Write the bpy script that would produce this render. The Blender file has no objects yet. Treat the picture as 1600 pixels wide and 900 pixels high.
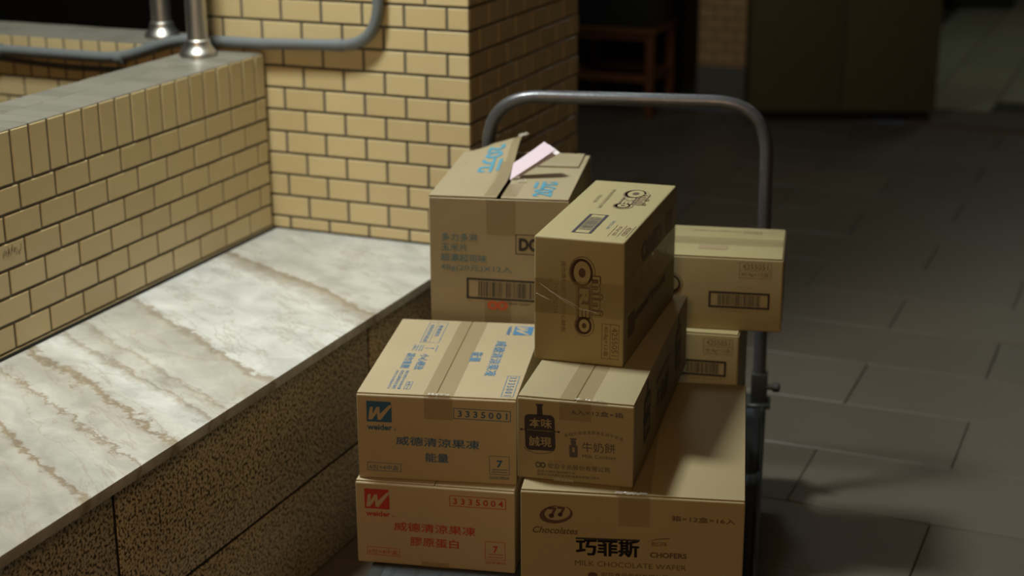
import bpy, bmesh, math, random
from mathutils import Matrix, Vector
random.seed(7)
sc = bpy.context.scene
COL = sc.collection
R = math.radians
EYE = 1.575                                     # eye height above the floor
Q = 1.057

# ------------------------------------------------------------------ camera
pitch, yaw, roll = 0.30848, 0.39665, -0.00531
fw = Vector((-math.sin(yaw), math.cos(yaw), 0)); rt0 = Vector((math.cos(yaw), math.sin(yaw), 0)); ZZ = Vector((0, 0, 1))
fwd = fw * math.cos(pitch) - ZZ * math.sin(pitch); up0 = fw * math.sin(pitch) + ZZ * math.cos(pitch)
rt = rt0 * math.cos(roll) + up0 * math.sin(roll); up = up0 * math.cos(roll) - rt0 * math.sin(roll)
cd = bpy.data.cameras.new('camera'); cam = bpy.data.objects.new('camera', cd); COL.objects.link(cam)
m = Matrix((rt, up, -fwd)).transposed().to_4x4(); m.translation = (0, 0, EYE); cam.matrix_world = m
cd.sensor_width = 36; cd.lens = 2536.1 / 1600 * 36; cd.clip_end = 60; cd.clip_start = .05
cd.dof.use_dof = True; cd.dof.focus_distance = 2.68; cd.dof.aperture_fstop = 2.9
sc.camera = cam
# ------------------------------------------------------------------ world, lamps, exposure
w = bpy.data.worlds.new('night_hall'); sc.world = w; w.use_nodes = True
w.node_tree.nodes['Background'].inputs[0].default_value = (.80, .88, 1, 1)
w.node_tree.nodes['Background'].inputs[1].default_value = .014
def lamp(name, loc, target, size, watt, col):
    l = bpy.data.lights.new(name, 'AREA'); l.shape = 'RECTANGLE'; l.size, l.size_y = size; l.energy = watt; l.color = col
    o = bpy.data.objects.new(name, l); COL.objects.link(o); o.location = loc
    o.rotation_euler = (Vector(target) - Vector(loc)).to_track_quat('-Z', 'Y').to_euler(); return o
lamp('ceiling_lamp', (-1.92, 2.44, 3.02), (-1.90, 2.44, 0), (.32, .40), 88, (.93, 1, .97))
lamp('passage_lamp', (-1.78, 5.0, 2.85), (-1.75, 5.0, 0), (.4, .4), 12, (.88, 1, .96))
lamp('warm_fill', (.05, -1.8, 2.5), (-1.3, 2.6, .4), (.9, .9), 44, (1, .62, .30))  # warm fill added behind the camera to lift box fronts and right-hand faces
lamp('hall_lamp', (-.55, 9.5, 2.9), (-.55, 9.5, 0), (.6, .6), 9, (.92, 1, .80))
vs = sc.view_settings
vs.view_transform = 'Standard'; vs.look = 'None'; vs.gamma = 1; vs.exposure = 0; vs.use_curve_mapping = False

# ------------------------------------------------------------------ materials
def newmat(name):
    mt = bpy.data.materials.new(name); mt.use_nodes = True
    nt = mt.node_tree; return mt, nt, nt.nodes, nt.links, nt.nodes['Principled BSDF']
def flat(name, col, rough=.6, metal=0, spec=.5, noise=0, nscale=20, bump=0, bscale=60, alpha=1):
    mt, nt, N, L, b = newmat(name)
    b.inputs['Base Color'].default_value = (*col, 1); b.inputs['Roughness'].default_value = rough
    b.inputs['Metallic'].default_value = metal; b.inputs['Specular IOR Level'].default_value = spec
    b.inputs['Alpha'].default_value = alpha
    g = N.new('ShaderNodeNewGeometry')
    if noise:
        n = N.new('ShaderNodeTexNoise'); n.inputs['Scale'].default_value = nscale; n.inputs['Detail'].default_value = 4
        L.new(g.outputs['Position'], n.inputs['Vector'])
        mx = N.new('ShaderNodeMix'); mx.data_type = 'RGBA'
        mx.inputs[6].default_value = (*[c * (1 - noise) for c in col], 1); mx.inputs[7].default_value = (*[min(1, c * (1 + noise)) for c in col], 1)
        L.new(n.outputs['Fac'], mx.inputs[0]); L.new(mx.outputs[2], b.inputs['Base Color'])
    if bump:
        n2 = N.new('ShaderNodeTexNoise'); n2.inputs['Scale'].default_value = bscale; n2.inputs['Detail'].default_value = 3
        L.new(g.outputs['Position'], n2.inputs['Vector'])
        bp = N.new('ShaderNodeBump'); bp.inputs['Strength'].default_value = bump; bp.inputs['Distance'].default_value = .01
        L.new(n2.outputs['Fac'], bp.inputs['Height']); L.new(bp.outputs['Normal'], b.inputs['Normal'])
    return mt
def tile_mat(name, c1, c2, rough, nscale=9, bump=.05):
    mt, nt, N, L, b = newmat(name)
    oi = N.new('ShaderNodeObjectInfo'); g = N.new('ShaderNodeNewGeometry')
    n = N.new('ShaderNodeTexNoise'); n.inputs['Scale'].default_value = nscale; n.inputs['Detail'].default_value = 5
    L.new(g.outputs['Position'], n.inputs['Vector'])
    ad = N.new('ShaderNodeMath'); ad.operation = 'ADD'; L.new(oi.outputs['Random'], ad.inputs[0]); L.new(n.outputs['Fac'], ad.inputs[1])
    h = N.new('ShaderNodeMath'); h.operation = 'MULTIPLY'; h.inputs[1].default_value = .5; L.new(ad.outputs[0], h.inputs[0])
    mx = N.new('ShaderNodeMix'); mx.data_type = 'RGBA'; mx.inputs[6].default_value = (*c1, 1); mx.inputs[7].default_value = (*c2, 1)
    L.new(h.outputs[0], mx.inputs[0]); L.new(mx.outputs[2], b.inputs['Base Color'])
    b.inputs['Roughness'].default_value = rough
    n2 = N.new('ShaderNodeTexNoise'); n2.inputs['Scale'].default_value = 55; L.new(g.outputs['Position'], n2.inputs['Vector'])
    bp = N.new('ShaderNodeBump'); bp.inputs['Strength'].default_value = bump; bp.inputs['Distance'].default_value = .01
    L.new(n2.outputs['Fac'], bp.inputs['Height']); L.new(bp.outputs['Normal'], b.inputs['Normal'])
    return mt
def marble_mat():
    mt, nt, N, L, b = newmat('beige_marble')
    g = N.new('ShaderNodeNewGeometry')
    def mapped(rotz, scl):
        mp = N.new('ShaderNodeMapping'); mp.vector_type = 'TEXTURE'; mp.inputs['Rotation'].default_value = (0, 0, rotz); mp.inputs['Scale'].default_value = scl
        L.new(g.outputs['Position'], mp.inputs['Vector']); return mp.outputs[0]
    v = mapped(R(-30), (1, 1, 1))                                  # x runs along the veins, y across them
    def noise(vec, s, d, dist=0, rough=.55):
        n = N.new('ShaderNodeTexNoise'); n.inputs['Scale'].default_value = s; n.inputs['Detail'].default_value = d
        n.inputs['Distortion'].default_value = dist; n.inputs['Roughness'].default_value = rough; L.new(vec, n.inputs['Vector']); return n.outputs['Fac']
    def mth(op, a, bb):
        x = N.new('ShaderNodeMath'); x.operation = op
        for i, q in ((0, a), (1, bb)):
            if isinstance(q, (int, float)): x.inputs[i].default_value = q
            else: L.new(q, x.inputs[i])
        return x.outputs[0]
    sep = N.new('ShaderNodeSeparateXYZ'); L.new(v, sep.inputs[0])
    st = mapped(R(-30), (3.2, 1, 1))
    d1 = mth('MULTIPLY', mth('SUBTRACT', noise(st, 4, 5, .2), .5), .15)
    d2 = mth('MULTIPLY', mth('SUBTRACT', noise(v, 34, 9, .2, .72), .5), .075)
    c = mth('ADD', mth('ADD', sep.outputs[1], d1), d2)
    t = mth('DIVIDE', mth('SUBTRACT', c, .6), 1.6)                 # 0..1 for c in .6..2.2
    rp = N.new('ShaderNodeValToRGB'); L.new(t, rp.inputs[0])
    cr = rp.color_ramp; cr.interpolation = 'LINEAR'
    pale, mid, tan, white = (.505, .485, .425), (.445, .415, .35), (.27, .215, .145), (.60, .595, .55)
    stops = [(0, (.35, .33, .28)), (.07, (.37, .35, .295)), (.12, (.43, .405, .35)), (.150, (.40, .375, .315)), (.1745, mid), (.180, tan), (.184, tan), (.186, (.42, .40, .345)), (.225, pale), (.246, mid), (.250, tan), (.2515, pale), (.285, mid), (.2955, mid), (.297, tan), (.303, tan), (.305, pale),
             (.335, white), (.347, mid), (.3535, tan), (.355, pale), (.382, mid), (.389, tan), (.391, pale), (.44, mid), (.468, mid), (.480, tan), (.482, white), (.66, white), (.70, tan), (.703, pale), (1, white)]
    while len(cr.elements) < len(stops): cr.elements.new(.5)
    for e, (p, col) in zip(cr.elements, stops): e.position = p; e.color = (*col, 1)
    # fine hair veins
    hv = mth('ABSOLUTE', mth('SUBTRACT', noise(mapped(R(-34), (3.4, 1, 1)), 9, 8, .25, .6), .5), 0)
    mr = N.new('ShaderNodeMapRange'); mr.inputs[1].default_value = 0; mr.inputs[2].default_value = .014; mr.inputs[3].default_value = .5; mr.inputs[4].default_value = 0
    L.new(hv, mr.inputs[0])
    mx = N.new('ShaderNodeMix'); mx.data_type = 'RGBA'; L.new(mr.outputs[0], mx.inputs[0]); L.new(rp.outputs[0], mx.inputs[6]); mx.inputs[7].default_value = (.34, .27, .19, 1)
    cl = N.new('ShaderNodeMapRange'); cl.inputs[1].default_value = .35; cl.inputs[2].default_value = .7; cl.inputs[3].default_value = .76; cl.inputs[4].default_value = 1.12
    L.new(noise(mapped(R(-30), (1.8, 1, 1)), 16, 9, .5, .62), cl.inputs[0])
    mm = N.new('ShaderNodeMix'); mm.data_type = 'RGBA'; mm.blend_type = 'MULTIPLY'; mm.inputs[0].default_value = 1
    L.new(mx.outputs[2], mm.inputs[6]); cb = N.new('ShaderNodeCombineColor'); 
    for i in range(3): L.new(cl.outputs[0], cb.inputs[i])
    L.new(cb.outputs[0], mm.inputs[7]); L.new(mm.outputs[2], b.inputs['Base Color'])
    b.inputs['Roughness'].default_value = .3; b.inputs['Specular IOR Level'].default_value = .35
    return mt
def granite_mat():
    mt, nt, N, L, b = newmat('speckled_granite')
    g = N.new('ShaderNodeNewGeometry')
    n = N.new('ShaderNodeTexNoise'); n.inputs['Scale'].default_value = 165; n.inputs['Detail'].default_value = 2.5; L.new(g.outputs['Position'], n.inputs['Vector'])
    rp = N.new('ShaderNodeValToRGB'); cr = rp.color_ramp; L.new(n.outputs['Fac'], rp.inputs[0])
    cr.elements[0].position = .40; cr.elements[0].color = (.05, .038, .02, 1); cr.elements[1].position = .50; cr.elements[1].color = (.46, .38, .23, 1)
    e = cr.elements.new(.63); e.color = (.56, .47, .31, 1)
    n2 = N.new('ShaderNodeTexNoise'); n2.inputs['Scale'].default_value = 6; L.new(g.outputs['Position'], n2.inputs['Vector'])
    mr = N.new('ShaderNodeMapRange'); mr.inputs[3].default_value = .7; mr.inputs[4].default_value = 1.25; L.new(n2.outputs['Fac'], mr.inputs[0])
    cb = N.new('ShaderNodeCombineColor')
    for i in range(3): L.new(mr.outputs[0], cb.inputs[i])
    mm = N.new('ShaderNodeMix'); mm.data_type = 'RGBA'; mm.blend_type = 'MULTIPLY'; mm.inputs[0].default_value = 1
    L.new(rp.outputs[0], mm.inputs[6]); L.new(cb.outputs[0], mm.inputs[7]); L.new(mm.outputs[2], b.inputs['Base Color'])
    b.inputs['Roughness'].default_value = .35
    return mt
def card_mat(name, col):
    mt, nt, N, L, b = newmat(name)
    g = N.new('ShaderNodeTexCoord')
    n = N.new('ShaderNodeTexNoise'); n.inputs['Scale'].default_value = 7; n.inputs['Detail'].default_value = 5; L.new(g.outputs['Object'], n.inputs['Vector'])
    fi = N.new('ShaderNodeTexNoise'); fi.inputs['Scale'].default_value = 260; fi.inputs['Detail'].default_value = 2; L.new(g.outputs['Object'], fi.inputs['Vector'])
    ad = N.new('ShaderNodeMath'); ad.operation = 'MULTIPLY_ADD'; ad.inputs[1].default_value = .35; L.new(fi.outputs['Fac'], ad.inputs[0]); 
    m2 = N.new('ShaderNodeMath'); m2.operation = 'MULTIPLY'; m2.inputs[1].default_value = .65; L.new(n.outputs['Fac'], m2.inputs[0]); L.new(m2.outputs[0], ad.inputs[2])
    mx = N.new('ShaderNodeMix'); mx.data_type = 'RGBA'; mx.inputs[6].default_value = (*[c * .86 for c in col], 1); mx.inputs[7].default_value = (*[c * 1.12 for c in col], 1)
    L.new(ad.outputs[0], mx.inputs[0]); L.new(mx.outputs[2], b.inputs['Base Color'])
    b.inputs['Roughness'].default_value = .62; b.inputs['Specular IOR Level'].default_value = .3
    wv = N.new('ShaderNodeTexWave'); wv.inputs['Scale'].default_value = 38; wv.inputs['Distortion'].default_value = .6; L.new(g.outputs['Object'], wv.inputs['Vector'])
    a2 = N.new('ShaderNodeMath'); a2.operation = 'MULTIPLY_ADD'; a2.inputs[1].default_value = .0; L.new(wv.outputs['Fac'], a2.inputs[0]); L.new(n.outputs['Fac'], a2.inputs[2])
    bp = N.new('ShaderNodeBump'); bp.inputs['Strength'].default_value = .12; bp.inputs['Distance'].default_value = .01
    L.new(a2.outputs[0], bp.inputs['Height']); L.new(bp.outputs['Normal'], b.inputs['Normal'])
    return mt
def tape_mat(name, col, alpha, bump):
    return flat(name, col, rough=.2, spec=.5, alpha=alpha, bump=bump, bscale=38)
def brick_wall_mat():
    mt, nt, N, L, b = newmat('tiled_wall_far')
    tc = N.new('ShaderNodeNewGeometry'); sp = N.new('ShaderNodeSeparateXYZ'); L.new(tc.outputs['Position'], sp.inputs[0])
    ad = N.new('ShaderNodeMath'); L.new(sp.outputs[0], ad.inputs[0]); L.new(sp.outputs[1], ad.inputs[1])
    cb = N.new('ShaderNodeCombineXYZ'); L.new(ad.outputs[0], cb.inputs[0]); L.new(sp.outputs[2], cb.inputs[1])
    bt = N.new('ShaderNodeTexBrick'); bt.inputs['Scale'].default_value = 1; bt.inputs['Brick Width'].default_value = .109; bt.inputs['Row Height'].default_value = .054
    bt.inputs['Mortar Size'].default_value = .003; bt.inputs['Color1'].default_value = (.46, .33, .18, 1); bt.inputs['Color2'].default_value = (.42, .29, .15, 1); bt.inputs['Mortar'].default_value = (.1, .09, .075, 1)
    L.new(cb.outputs[0], bt.inputs['Vector']); L.new(bt.outputs['Color'], b.inputs['Base Color']); b.inputs['Roughness'].default_value = .4
    return mt

M = dict(
    tile=tile_mat('glazed_beige_tile', (.45, .34, .165), (.545, .43, .225), .36),
    captile=tile_mat('worn_cap_tile', (.125, .115, .088), (.20, .185, .145), .42),
    grout=flat('dark_grout', (.085, .078, .058), .9, noise=.2),
    floor=tile_mat('wood_look_tile', (.092, .073, .052), (.132, .106, .078), .42, nscale=5, bump=.12),
    floor2=tile_mat('pale_floor_tile', (.24, .235, .18), (.33, .32, .25), .4),
    floorgrout=flat('floor_grout', (.035, .030, .023), .9),
    marble=marble_mat(), granite=granite_mat(), tiledfar=brick_wall_mat(),
    joint=flat('black_joint', (.012, .011, .010), .9),
    steel=flat('brushed_steel', (.50, .48, .43), .4, 1, bump=.03, bscale=200),
    conduit=flat('grey_conduit', (.13, .14, .14), .38, noise=.1),
    cable=flat('dark_cable', (.045, .048, .048), .6),
    handle=flat('worn_grey_steel', (.10, .10, .105), .34, .5, noise=.25, nscale=45, bump=.06, bscale=120),
    deck=flat('blue_grey_deck', (.028, .034, .038), .5, noise=.2, nscale=30, bump=.1, bscale=80),
    rubber=flat('black_rubber', (.012, .013, .012), .5, bump=.05),
    darksteel=flat('black_steel', (.03, .03, .026), .45, .3),
    dark=flat('unlit_dark', (.012, .010, .007), .8),  # darkness of the unlit room put into a near-black colour
    wall=flat('dim_wall', (.05, .042, .028), .8),
    ceil=flat('ceiling_paint', (.42, .38, .30), .9),
    cabinet=flat('olive_cabinet', (.085, .072, .036), .55, noise=.1),
    stoolwood=flat('red_brown_wood', (.15, .055, .018), .5, noise=.25, nscale=15),
    greybase=flat('grey_base_stone', (.12, .125, .12), .6, noise=.15),
    paper=flat('pink_paper', (.60, .48, .54), .7), paperw=flat('white_paper', (.64, .58, .59), .7),
    k_weider=card_mat('kraft_jelly', (.375, .295, .175)), k_dor=card_mat('kraft_chip', (.305, .245, .145)),
    k_oreo=card_mat('kraft_biscuit', (.305, .25, .12)), k_milk=card_mat('kraft_milk', (.30, .245, .135)), k_choc=card_mat('kraft_choc', (.29, .228, .118)),
    tape=tape_mat('brown_tape', (.30, .215, .105), .30, .06), tapew=tape_mat('wrinkled_tape', (.33, .25, .125), .34, .45),
    tapeclear=tape_mat('clear_tape', (.55, .50, .42), .55, .9),
    seam=flat('card_seam', (.10, .065, .03), .8),
    blue=flat('ink_blue', (.018, .085, .17), .6), lblue=flat('ink_light_blue', (.055, .165, .29), .6), cyan=flat('ink_cyan', (.06, .235, .32), .6),
    teal=flat('ink_teal', (.075, .145, .155), .6), red=flat('ink_red', (.35, .025, .018), .6), orange=flat('ink_orange', (.45, .08, .02), .6),
    black=flat('ink_black', (.014, .012, .010), .6), brown=flat('ink_brown', (.075, .035, .020), .6), brown2=flat('ink_thin_brown', (.125, .068, .034), .6),
    navy=flat('ink_navy', (.026, .020, .026), .6), grey=flat('ink_grey', (.07, .064, .058), .6), faint=flat('ink_faint', (.26, .19, .10), .6),
)

# ------------------------------------------------------------------ mesh helpers
def link(o, parent=None):
    COL.objects.link(o)
    if parent: o.parent = parent
    return o
def obj(name, me, mat=None, parent=None, mw=None):
    o = bpy.data.objects.new(name, me)
    if mat is not None and not me.materials: me.materials.append(mat)
    link(o, parent)
    if mw is not None: o.matrix_local = mw
    return o
def bmobj(name, bm, mat, parent=None, smooth=False, mw=None):
    bmesh.ops.recalc_face_normals(bm, faces=bm.faces)
    me = bpy.data.meshes.new(name); bm.to_mesh(me); bm.free()
    if smooth:
        for p in me.polygons: p.use_smooth = True
        try: me.set_sharp_from_angle(angle=R(40))
        except Exception: pass
    return obj(name, me, mat, parent, mw)
def box(bm, x0, x1, y0, y1, z0, z1, bev=0, seg=1):
    r = bmesh.ops.create_cube(bm, size=1)
    for v in r['verts']:
        v.co = Vector(((x0 + x1) / 2 + v.co.x * (x1 - x0), (y0 + y1) / 2 + v.co.y * (y1 - y0), (z0 + z1) / 2 + v.co.z * (z1 - z0)))
    if bev:
        ed = list({e for v in r['verts'] for e in v.link_edges})
        bmesh.ops.bevel(bm, geom=ed, offset=bev, segments=seg, profile=.6, affect='EDGES')
def boxobj(name, dims, mat, parent=None, bev=0, seg=1, mw=None):
    bm = bmesh.new(); box(bm, *dims, bev, seg); return bmobj(name, bm, mat, parent, smooth=bev > 0, mw=mw)
def tube(bm, pts, r, n=14, closed=False):
    pts = [Vector(p) for p in pts]; rings = []; prev = None
    for i, p in enumerate(pts):
        d = (pts[min(i + 1, len(pts) - 1)] - pts[max(i - 1, 0)]).normalized()
        a = prev - d * prev.dot(d) if prev else (Vector((0, 0, 1)) if abs(d.z) < .9 else Vector((1, 0, 0)))
        a = (a - d * a.dot(d)).normalized(); prev = a; b_ = d.cross(a)
        rr = r[i] if isinstance(r, (list, tuple)) else r
        rings.append([bm.verts.new(p + a * math.cos(t) * rr + b_ * math.sin(t) * rr) for t in [2 * math.pi * k / n for k in range(n)]])
    for A, B in zip(rings, rings[1:]):
        for k in range(n): bm.faces.new((A[k], A[(k + 1) % n], B[(k + 1) % n], B[k]))
    bm.faces.new(rings[0][::-1]); bm.faces.new(rings[-1])
def tubeobj(name, pts, r, mat, parent=None, n=14): 
    bm = bmesh.new(); tube(bm, pts, r, n); return bmobj(name, bm, mat, parent, smooth=True)
def lathe(bm, prof, n=24, cx=0, cy=0):
    rings = [[bm.verts.new((cx + r * math.cos(2 * math.pi * k / n), cy + r * math.sin(2 * math.pi * k / n), z)) for k in range(n)] for r, z in prof]
    for A, B in zip(rings, rings[1:]):
        for k in range(n): bm.faces.new((A[k], A[(k + 1) % n], B[(k + 1) % n], B[k]))
    bm.faces.new(rings[0][::-1]); bm.faces.new(rings[-1])
def fillet(pts, rad, seg=8):
    pts = [Vector(p) for p in pts]; out = [pts[0]]
    for i in range(1, len(pts) - 1):
        a, b_, c = pts[i - 1], pts[i], pts[i + 1]; d1 = (a - b_).normalized(); d2 = (c - b_).normalized()
        rr = min(rad, (a - b_).length * .48, (c - b_).length * .48); p1, p2 = b_ + d1 * rr, b_ + d2 * rr
        for k in range(seg + 1):
            t = k / seg; out.append(p1 * (1 - t) ** 2 + b_ * 2 * t * (1 - t) + p2 * t * t)
    out.append(pts[-1]); return out
def empty(name, loc, rz=0, parent=None):
    e = bpy.data.objects.new(name, None); e.empty_display_size = .05; link(e, parent); e.location = loc; e.rotation_euler = (0, 0, rz); return e
def tag(o, label, cat, group=None):
    o['label'] = label; o['category'] = cat
    if group: o['group'] = group
    return o
def struct(o, label=None, cat=None):
    o['kind'] = 'structure'
    if label: o['label'] = label
    if cat: o['category'] = cat
    return o

_tiles = {}
def tile_mesh(wd, ht, th, mat, ch=.0011):
    key = (round(wd, 4), round(ht, 4), round(th, 4), mat.name)
    if key in _tiles: return _tiles[key]
    a, b_ = wd / 2, ht / 2
    V = [(-a, -b_, 0), (a, -b_, 0), (a, b_, 0), (-a, b_, 0), (-a, -b_, th - ch), (a, -b_, th - ch), (a, b_, th - ch), (-a, b_, th - ch),
         (-a + ch, -b_ + ch, th), (a - ch, -b_ + ch, th), (a - ch, b_ - ch, th), (-a + ch, b_ - ch, th)]
    F = [(8, 9, 10, 11)] + [(i, (i + 1) % 4, 4 + (i + 1) % 4, 4 + i) for i in range(4)] + [(4 + i, 4 + (i + 1) % 4, 8 + (i + 1) % 4, 8 + i) for i in range(4)]
    me = bpy.data.meshes.new('tile'); me.from_pydata(V, [], F); me.materials.append(mat); _tiles[key] = me; return me
def tile(parent, origin, A, B, a0, a1, b0, b1, mat, th=.003, name='tile', g=.0066):
    """a tile that fills the cell a0..a1 x b0..b1 of the plane origin + a*A + b*B, less half a joint on each side"""
    if a1 - a0 < g + .006 or b1 - b0 < g + .004: return
    A, B = Vector(A), Vector(B); n = A.cross(B)
    me = tile_mesh(a1 - a0 - g, b1 - b0 - g, th, mat)
    o = bpy.data.objects.new(name, me); link(o, parent)
    tl = Matrix.Rotation(random.uniform(-.004, .004), 3, A) @ Matrix.Rotation(random.uniform(-.004, .004), 3, B)
    mm = (tl @ Matrix((A, B, n)).transposed()).to_4x4()
    mm.translation = Vector(origin) + A * (a0 + a1) / 2 + B * (b0 + b1) / 2 + n * random.uniform(-.0002, .0002)
    o.matrix_local = mm

# ------------------------------------------------------------------ measures of the place
XL, XR, XB, YP = -2.0541, -1.5184, -1.5099, 3.3778     # low wall face, pillar right face, bench edge, pillar front face
TX, TZ = .1092, .0538                                   # tile pitch
ZB, ZW = EYE - 1.0834, EYE - .6442                      # bench top, low wall top
XBK = -2.242; CORE = .003
Z0 = EYE - .5132                                        # one course line of the pillar

# ------------------------------------------------------------------ floor
YT = 7.13 * Q
fl = struct(boxobj('floor', (-7, 4, -3, YT, -.06, -.006), M['floorgrout']), 'brown wood-look floor tiles laid in running bond', 'floor')
PX, PY = .603 * Q, .3015 * Q
y0 = (3.149 - 5 * .3015) * Q                            # a long joint of the floor
for j in range(-1, 19):
    b0 = y0 + j * PY; b1 = min(b0 + PY, YT)
    if b1 - b0 < .03: continue
    off = -.383 * Q if (j % 2 == 0) else -.383 * Q - PX / 2
    for i in range(-5, 3):
        a0 = off + i * PX; a1 = a0 + PX
        if a1 < -2.7 or (b0 < YP + .8 and a1 < -1.48): continue
        tile(fl, (0, 0, -.006), (1, 0, 0), (0, 1, 0), a0, a1, b0, b1, M['floor'], .006, 'floor_tile', .0026)
struct(boxobj('floor_threshold', (-1.12 * Q, 4, YT + .02, 7.50 * Q, -.05, .012), M['floor'], bev=.003), 'low brown threshold strip before the pale floor', 'floor')
f2 = struct(boxobj('floor_beyond', (-7, 4, 7.53 * Q, 13.5, -.06, -.004), M['floorgrout']), 'pale floor tiles beyond the threshold', 'floor')
for i in range(-1, 8):
    a0 = (-1.10 + i * .30) * Q
    for j in range(0, 9):
        b0 = (7.53 + (j - (.5 if i % 2 else 0)) * .6) * Q
        if b0 >= 7.5 * Q: tile(f2, (0, 0, -.004), (1, 0, 0), (0, 1, 0), a0, a0 + .30 * Q, b0, b0 + .6 * Q, M['floor2'], .006, 'floor_tile', .006)
struct(boxobj('ceiling', (-7, 4, -3, 13.5, 3.2, 3.3), M['ceil']), 'plain ceiling above the hall', 'ceiling')
struct(boxobj('wall_back', (-7, 4, 13.5, 13.7, 0, 3.2), M['wall']), 'dim wall at the far end of the hall', 'wall')
struct(boxobj('wall_dark_recess', (-7, -2.1, 7.78 * Q, 7.98 * Q, 0, 3.2), M['dark']), 'near-black wall standing for the unlit depth behind the wooden stool', 'wall')
struct(boxobj('wall_far_left', (-7.2, -7, -3, 13.5, 0, 3.2), M['dark']), 'dark wall beyond the stairwell', 'wall')

# ------------------------------------------------------------------ low tiled wall on the left
wl = struct(boxobj('wall_left', (XBK + CORE, XL - CORE, .2, YP - .012, 0, ZW - CORE), M['grout']), 'low beige tiled wall with upright top course beside the bench', 'wall')
O = (XL - CORE, 0, 0); AY, AZ, AX = (0, 1, 0), (0, 0, 1), (1, 0, 0)
YE = YP - .012; ZS = ZW - 2 * TZ
k = -22
while True:                                              # upright course
    a0 = 2.432 + k * TX / 2 * 1.018; a1 = a0 + TX / 2 * 1.018; k += 1
    if a0 > YE - .01: break
    if a1 < 1.75: continue
    tile(wl, O, AY, AZ, a0, min(a1, YE), ZS, ZW, M['tile'])
    tile(wl, (0, 0, ZW - CORE), AX, AY, XL - TX, XL, a0, min(a1, YE), M['captile'], g=.003)
    tile(wl, (0, 0, ZW - CORE), AX, AY, XBK, XL - TX, a0 + .02, min(a1 + .02, YE), M['captile'], g=.003)
for r_ in range(6):
    z1 = ZS - r_ * TZ; off = 2.4445 if r_ % 2 == 0 else 2.3908
    for i in range(-9, 10):
        a0, a1 = off + i * TX, off + (i + 1) * TX
        if a1 < 1.75 or a0 > YE: continue
        tile(wl, O, AY, AZ, a0, min(a1, YE), max(z1 - TZ, ZB), z1, M['tile'])
boxobj('base_strip', (XL - CORE, XL + .001, .9, YE, ZB + .006, ZS - 6 * TZ - .002), M['tile'], wl)
boxobj('shadow_joint', (XL - CORE, XL + .0035, .9, YE, ZB - .02, ZB + .0045), M['joint'], wl)
bm = bmesh.new()                                         # a pencilled scribble
for s in range(16):
    a = 2.377 + s * .0035; z = EYE - .888 + random.uniform(-.004, .008)
    tube(bm, [(XL + .0008, a, z), (XL + .0008, a + random.uniform(-.004, .005), z + random.uniform(.006, .016))], .0004, 4)
bmobj('pencil_scribble', bm, M['black'], wl)
# low wall that continues to the left of the pillar
wb = struct(boxobj('wall_stairwell', (-3.9, XBK - .001, YP + CORE, YP + .19, 0, ZW - CORE), M['grout']), 'low beige tiled wall behind the stairwell, pillar end', 'wall')
OB = (0, YP + CORE, 0)
for i in range(0, 29):
    a1 = -2.436 + (4 - i) * TX / 2; a0 = a1 - TX / 2; a1 = min(a1, XBK)
    tile(wb, OB, AX, AZ, a0, a1, ZS, ZW, M['tile'])
    tile(wb, (0, 0, ZW - CORE), AX, AY, a0, a1, YP, YP + TX, M['captile'], g=.003)
    tile(wb, (0, 0, ZW - CORE), AX, AY, a0 + .02, min(a1 + .02, XBK), YP + TX, YP + .19, M['captile'], g=.003)
for r_ in range(5):
    z1 = ZS - r_ * TZ; off = -2.791 if r_ % 2 == 0 else -2.791 + TX / 2
    for i in range(-8, 6):
        a0, a1 = off + i * TX, off + (i + 1) * TX
        if a0 > XBK: continue
        tile(wb, OB, AX, AZ, a0, min(a1, XBK), z1 - TZ, z1, M['tile'])

# ------------------------------------------------------------------ tiled pillar
YQ = 4.10
wp = struct(boxobj('wall_pillar', (XBK, XR - CORE, YP + CORE, YQ, 0, 3.2), M['grout']), 'square pillar clad in beige glazed tiles', 'wall')
OF, OR_ = (0, YP + CORE, 0), (XR - CORE, 0, 0)
for kk in range(-3, 20):
    z1 = Z0 - kk * TZ; zl = z1 - TZ; half = (kk % 2 == 0)
    if z1 > ZB:
        for i in range(0, 8):
            a1 = XR - (i - (.5 if half else 0)) * TX; a0 = a1 - TX; a1 = min(a1, XR)
            if a1 < XBK + .01: continue
            tile(wp, OF, AX, AZ, max(a0, XBK), a1 + (.0025 if a1 == XR else 0), max(zl, ZB + .001), z1, M['tile'])
    for i in range(0, 8):
        a0 = YP + .006 + (i - (0 if half else .5)) * TX; a1 = a0 + TX; a0 = max(a0, YP + .006)
        if a0 > YQ - .01: continue
        tile(wp, OR_, AY, AZ, a0, min(a1, YQ), max(zl, .0), z1, M['tile'])
boxobj('upper_cladding', (XBK, XR, YP, YQ, Z0 + 3 * TZ + .003, 3.2), M['tiledfar'], wp)

# ------------------------------------------------------------------ stone bench
bench = empty('stone_bench', (-1.78, 2.4, 0)); tag(bench, 'built-in bench with beige veined marble top and speckled granite front', 'bench')
def bpart(name, dims, mat, bev=.0): 
    x0_, x1_, y0_, y1_, z0_, z1_ = dims
    return boxobj(name, (x0_ + 1.78, x1_ + 1.78, y0_ - 2.4, y1_ - 2.4, z0_, z1_), mat, bench, bev, 2)
bpart('slab', (XL + .0045, XB, .3, YP - .001, ZB - .020, ZB), M['marble'], .002)
bpart('core', (XL + .02, XB - .0328, .3, YP - .001, 0, ZB - .021), M['joint'])
GF = XB - .030; jz = EYE - 1.364
for (a, b_) in ((.30, 1.085), (1.085, 1.985), (1.985, 2.885), (2.885, YP - .001)):
    for (c, d) in ((jz, ZB - .021), (.0, jz)):
        bpart('granite_panel', (GF - .012, GF, a + .005, b_ - .005, c + .004, d - .004), M['granite'], .001)

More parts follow.
